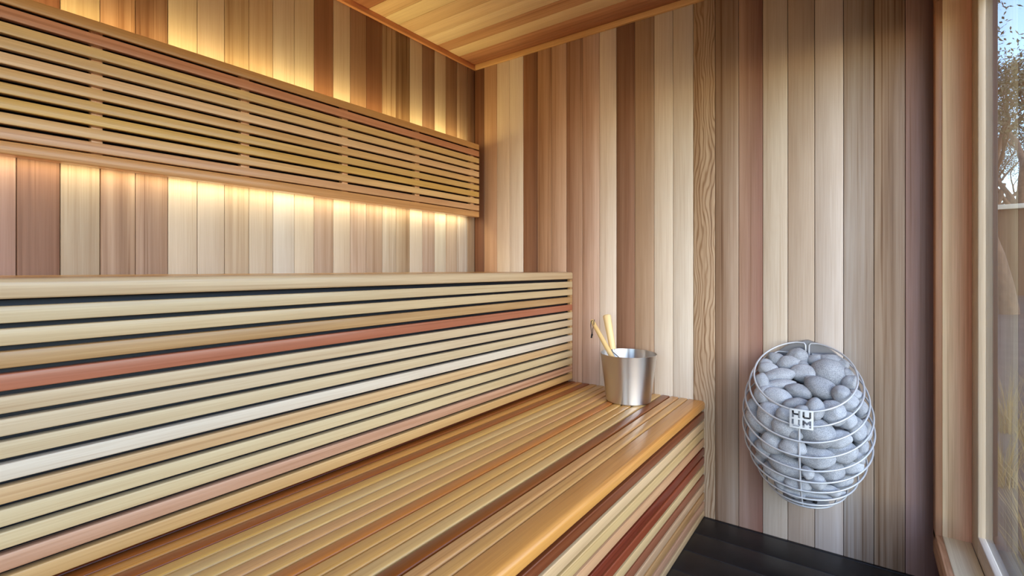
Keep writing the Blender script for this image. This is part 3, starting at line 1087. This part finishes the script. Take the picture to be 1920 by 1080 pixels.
def fit_inside(p, axs, sz):
    """slide a stone inwards until it no longer pokes through the wire cage"""
    p = p.copy(); sz = list(sz)
    for it in range(40):
        worst = 0; push = Vector((0, 0, 0))
        for d in DIRS:
            q = p + (axs[0] * d.x * sz[0] + axs[1] * d.y * sz[1] + axs[2] * d.z * sz[2]) * 1.07
            r = math.hypot(q.x - HX, q.y - HY)
            e = r - (egg(q.z) - .0045)
            if q.z < .212: e = max(e, .212 - q.z)
            if e > worst:
                worst = e
                push = Vector((HX - q.x, HY - q.y, 0)).normalized() * e
                if q.z < .30: push += Vector((0, 0, e * .9))
            if q.x > XB - .004:
                p.x -= (q.x - XB + .004) * .5
        if worst < .0008: break
        p += push * .7
        if it > 14: sz = [v * .985 for v in sz]
    return p, sz


random.seed(11)
placed = []
for (cx, cy, w, h, ang, op, lab) in ST:
    px, py = 1340 + cx / 2.842, 600 + cy / 2.842
    px = 1519 + (px - 1519) * .985
    for _ in range(12):
        p, t = (hit_mound(px, py, .03) if op else hit_egg(px, py, .965))
        if p is not None: break
        px += (1519 - px) * .04; py += (800 - py) * .03
    if p is None:
        continue
    m_px = t / 917.8 / 2.842
    a_, b_ = w / 2 * m_px, h / 2 * m_px
    a_ *= 1.09; b_ *= 1.09
    # view-aligned axes for the seen outline, thickness along the line of sight
    view = (p - C_).normalized()
    rt_ = view.cross(Z3).normalized()
    up_ = rt_.cross(view)
    ca, sa = math.cos(math.radians(ang)), math.sin(math.radians(ang))
    A = rt_ * ca + up_ * sa
    B = -rt_ * sa + up_ * ca
    c_ = min(a_, b_) * random.uniform(.75, .95) + .003
    if not op:
        # widen stones that are foreshortened at the sides
        p = p + view * (c_ * .96)
        # pull inside the cage
        r = math.hypot(p.x - HX, p.y - HY)
        lim = max(egg(p.z) - .74 * min(a_, b_) - .004, .02)
        if r > lim:
            k = lim / r
            p.x = HX + (p.x - HX) * k; p.y = HY + (p.y - HY) * k
    else:
        p = p + view * (c_ * .2)
    if p.x > XB - .03: p.x = XB - .03
    perm = random.choice([0, 1, 2])
    axs = [A, B, view]
    sz = [a_, b_, c_]
    axs = axs[perm:] + axs[:perm]; sz = sz[perm:] + sz[:perm]
    if Matrix(axs).determinant() < 0:
        axs[2] = -axs[2]
    p, sz = fit_inside(p, axs, sz)
    placed.append((add_stone(p, axs, sz, protos[n_st % 6], lab), px, py, op, lab))
    n_st += 1
# name every outer stone by the band of wires it lies in and its place along that band
ORD = ['first', 'second', 'third', 'fourth', 'fifth', 'sixth', 'seventh', 'eighth', 'ninth', 'tenth', 'eleventh', 'twelfth', 'thirteenth', 'fourteenth', 'fifteenth', 'sixteenth']
bands = {}
for o, px, py, op, lab in placed:
    if op:
        key = ('in the back half of the open top' if py < 695 else 'in the front half of the open top')
    else:
        d = (py - 790) / 150 + abs(px - 1515) / 420
        key = 'in the upper third of the wire cage' if d < .28 else ('in the middle third of the wire cage' if d < .62 else 'in the lowest third of the wire cage')
    bands.setdefault(key, []).append((px, o, lab))
for key, L in bands.items():
    L.sort(key=lambda q: q[0])
    for i, (px, o, lab) in enumerate(L):
        if not lab:
            o['label'] = 'grey stone, %s from the left %s' % (ORD[i] if i < 16 else '%dth' % (i + 1), key)
# stones deeper in the pile, glimpsed between the outer ones
k = 0
tries = 0
while k < 46 and tries < 4000:
    tries += 1
    z = random.uniform(.232, .62)
    a = random.uniform(0, 2 * math.pi)
    sz0 = random.uniform(.024, .032)
    rmax = egg(z) - sz0 * 1.15
    if rmax < .01: continue
    r = rmax * math.sqrt(random.uniform(.0, 1))
    p = Vector((HX + r * math.cos(a), HY + r * math.sin(a), z))
    if p.x > XB - .035: continue
    xf = HX - egg(rim_f)
    if p.z > rim_f + (p.x - xf) * (rim_b - rim_f) / (XB - xf) - .075: continue
    if any((p - q).length < (s + sz0) * .72 for q, s in used): continue
    q = Vector((random.gauss(0, 1), random.gauss(0, 1), random.gauss(0, 1))).normalized()
    q2 = q.orthogonal().normalized(); q3 = q.cross(q2)
    p, szz = fit_inside(p, [q, q2, q3], [sz0 * 1.15, sz0, sz0 * .85])
    add_stone(p, [q, q2, q3], szz, protos[k % 6], None)
    k += 1

# ================================================================== OUTSIDE
def ground_mesh():
    bm = bmesh.new()
    n = 40
    vs = {}
    for i in range(n + 1):
        for j in range(n + 1):
            x = -12 + 52 * (i / n); y = -2.1 - 40 * (j / n) ** 1.5
            d = math.hypot(x, y + 2)
            z = -.32 + .10 * noise.noise(Vector((x * .3, y * .3, 0))) + max(0, d - 9) * .035
            vs[i, j] = bm.verts.new((x, y, z))
    for i in range(n):
        for j in range(n):
            bm.faces.new((vs[i, j], vs[i + 1, j], vs[i + 1, j + 1], vs[i, j + 1]))
    o = link('ground', bm, M_soil)
    tag(o, 'dry brown ground outside the window', 'ground', kind='structure')
ground_mesh()

M_leaf = plain('eucalyptus_leaf', (82, 82, 48), 0.55, noise_scale=3, noise_amt=0.35)
M_bark = plain('pale_bark', (104, 82, 62), 0.85, noise_scale=9, noise_amt=0.4, bump=.4)
M_grass = plain('dry_grass', (150, 124, 70), 0.7, noise_scale=5, noise_amt=0.3)


def tree(x, y, z0, h, lean, crown, label, seed):
    rnd = random.Random(seed)
    root = empty('eucalyptus_tree', (x, y, z0), label, 'tree', 'trees beyond the window')
    bm = bmesh.new()
    tips = []
    def limb(p, d, L, r, depth):
        pts = [p]; q = p.copy(); dd = d.copy()
        n = 6
        for i in range(n):
            dd = (dd + Vector((rnd.uniform(-.22, .22), rnd.uniform(-.22, .22), rnd.uniform(-.02, .16)))).normalized()
            q = q + dd * (L / n)
            pts.append(q.copy())
        tube(bm, pts, [r * (1 - .55 * i / n) for i in range(n + 1)], 8)
        if depth == 0:
            tips.append(q.copy()); tips.append(pts[-3].copy())
            return
        for k in range(3 if depth > 1 else 3):
            a = rnd.uniform(0, 6.28)
            nd = (dd + Vector((math.cos(a), math.sin(a), rnd.uniform(-.1, .5))) * .85).normalized()
            limb(pts[rnd.choice((3, 4, 5, 6))].copy(), nd, L * rnd.uniform(.5, .7), r * .48, depth - 1)
    limb(Vector((x, y, z0)), Vector((lean[0], lean[1], 1)).normalized(), h * .5, h * .022, 3)
    link('trunk', bm, M_bark, root)
    bm = bmesh.new()
    for tp in tips:
        for _ in range(crown):
            c = tp + Vector((rnd.gauss(0, .26), rnd.gauss(0, .26), rnd.gauss(0, .16))) * (h / 7)
            d = Vector((rnd.uniform(-1, 1), rnd.uniform(-1, 1), rnd.uniform(-1.2, .2))).normalized()
            s = d.orthogonal().normalized()
            s = (Matrix.Rotation(rnd.uniform(0, 6.28), 3, d) @ s)
            L, w = rnd.uniform(.08, .17), rnd.uniform(.014, .026)
            a0 = bm.verts.new(c); a1 = bm.verts.new(c + d * L * .45 + s * w); a2 = bm.verts.new(c + d * L); a3 = bm.verts.new(c + d * L * .45 - s * w)
            bm.faces.new((a0, a1, a2, a3))
    link('foliage', bm, M_leaf, root, smooth=False)
    keep(root)
    return root


def along(px, dist):
    d = F_ + R_ * ((px - 960) / 917.8)
    return C_ + d * dist


p = along(1893, 12); tree(p.x, p.y, -.25, 9.5, (.16, .1), 210, 'gum tree with a slanting trunk seen just beyond the glass', 3)
p = along(1800, 14.5); tree(p.x, p.y, -.2, 9.0, (-.05, 0), 90, 'gum tree standing farthest left outside the window', 5)
p = along(2080, 13); tree(p.x, p.y, -.2, 9.0, (-.05, .1), 90, 'gum tree farthest right outside the window', 9)
p = along(1905, 21); tree(p.x, p.y, .3, 11.5, (0, 0), 130, 'tall gum tree behind the others in the distance', 12)

def copy_tree(src, x, y, z, rz, sc, label):
    r = src.copy(); COL.objects.link(r)
    for ch in src.children:
        c = ch.copy(); COL.objects.link(c); c.parent = r
        c.matrix_parent_inverse = ch.matrix_parent_inverse.copy()
    r.location = (x, y, z); r.rotation_euler = (0, 0, rz); r.scale = (sc, sc, sc)
    r['label'] = label
    return r


src_tree = bpy.data.objects['eucalyptus_tree.003']
for px_, d_, rz_, sc_t, lab in ((1840, 27, 1.0, .9, 'distant gum tree left of the shed'), (1870, 33, 2.2, 1.0, 'distant gum tree rising over the shed roof'),
                               (2090, 27, 3.4, .85, 'distant gum tree over the right half of the shed'), (2000, 33, 4.4, 1.0, 'farthest gum tree towards the right'),
                               (1860, 38, 5.3, 1.1, 'farthest gum tree towards the left')):
    p = along(px_, d_)
    copy_tree(src_tree, p.x, p.y, .5, rz_, sc_t, lab)

# low shed with a pale fascia beyond the trees
p = along(1945, 16)
shed = empty('garden_shed', (p.x, p.y, -.3), 'low grey-brown shed with a pale fascia beyond the trees', 'shed')
ux = Vector((F_.x + R_.x, F_.y + R_.y, 0)).normalized(); uy = Vector((-ux.y, ux.x, 0))
mb = MB()
mb.beam(Vector((p.x, p.y, -.35)) + uy * 2.4 , Z3, -uy, ux, 3.3, rrect(7.5, 2.5, .01), (98, 70, 42), streak=.5)
mb.build('shed_wall', M_wall, shed)
mb = MB()
mb.beam(Vector((p.x, p.y, 2.96)) + uy * 2.6 - ux * .3, -uy, Z3, ux, 7.9, rrect(.16, 3.1, .01), (206, 196, 178), streak=.1)
mb.build('shed_roof', M_wall, shed)
keep(shed)


def tuft(x, y, z, h, n, seed):
    rnd = random.Random(seed)
    bm = bmesh.new()
    for _ in range(n):
        a = rnd.uniform(0, 6.28); r0 = rnd.uniform(0, .07)
        b0 = Vector((r0 * math.cos(a), r0 * math.sin(a), 0))
        out = Vector((math.cos(a + rnd.uniform(-.6, .6)), math.sin(a + rnd.uniform(-.6, .6)), 0))
        L = h * rnd.uniform(.6, 1.1); bend = rnd.uniform(.2, 1.0)
        side = Vector((-out.y, out.x, 0)) * .0022
        prev = None
        for i in range(6):
            t_ = i / 5
            c = b0 + out * (bend * L * .7 * t_ * t_) + Vector((0, 0, L * (t_ - .28 * bend * t_ * t_)))
            w = side * (1.05 - t_)
            cur = (bm.verts.new(c - w), bm.verts.new(c + w))
            if prev: bm.faces.new((prev[0], prev[1], cur[1], cur[0]))
            prev = cur
    o = link('grass_tuft', bm, M_grass, smooth=False)
    o.location = (x, y, z)
    return o


gt = [(.80, -2.26, 'dry grass tuft nearest the window glass'), (1.45, -2.40, 'dry grass tuft just behind the nearest one outside'), (2.1, -2.36, 'third dry grass tuft away from the window'),
      (2.75, -2.62, 'dry grass tuft halfway towards the trees'), (3.5, -2.62, 'dry grass tuft standing before the first tree'), (4.4, -3.0, 'farthest dry grass tuft outside the window')]
for i, (x, y, lab) in enumerate(gt):
    o = tuft(x, y, -.36, .62, 90, 40 + i)
    tag(o, lab, 'grass', 'grass tufts outside the window')
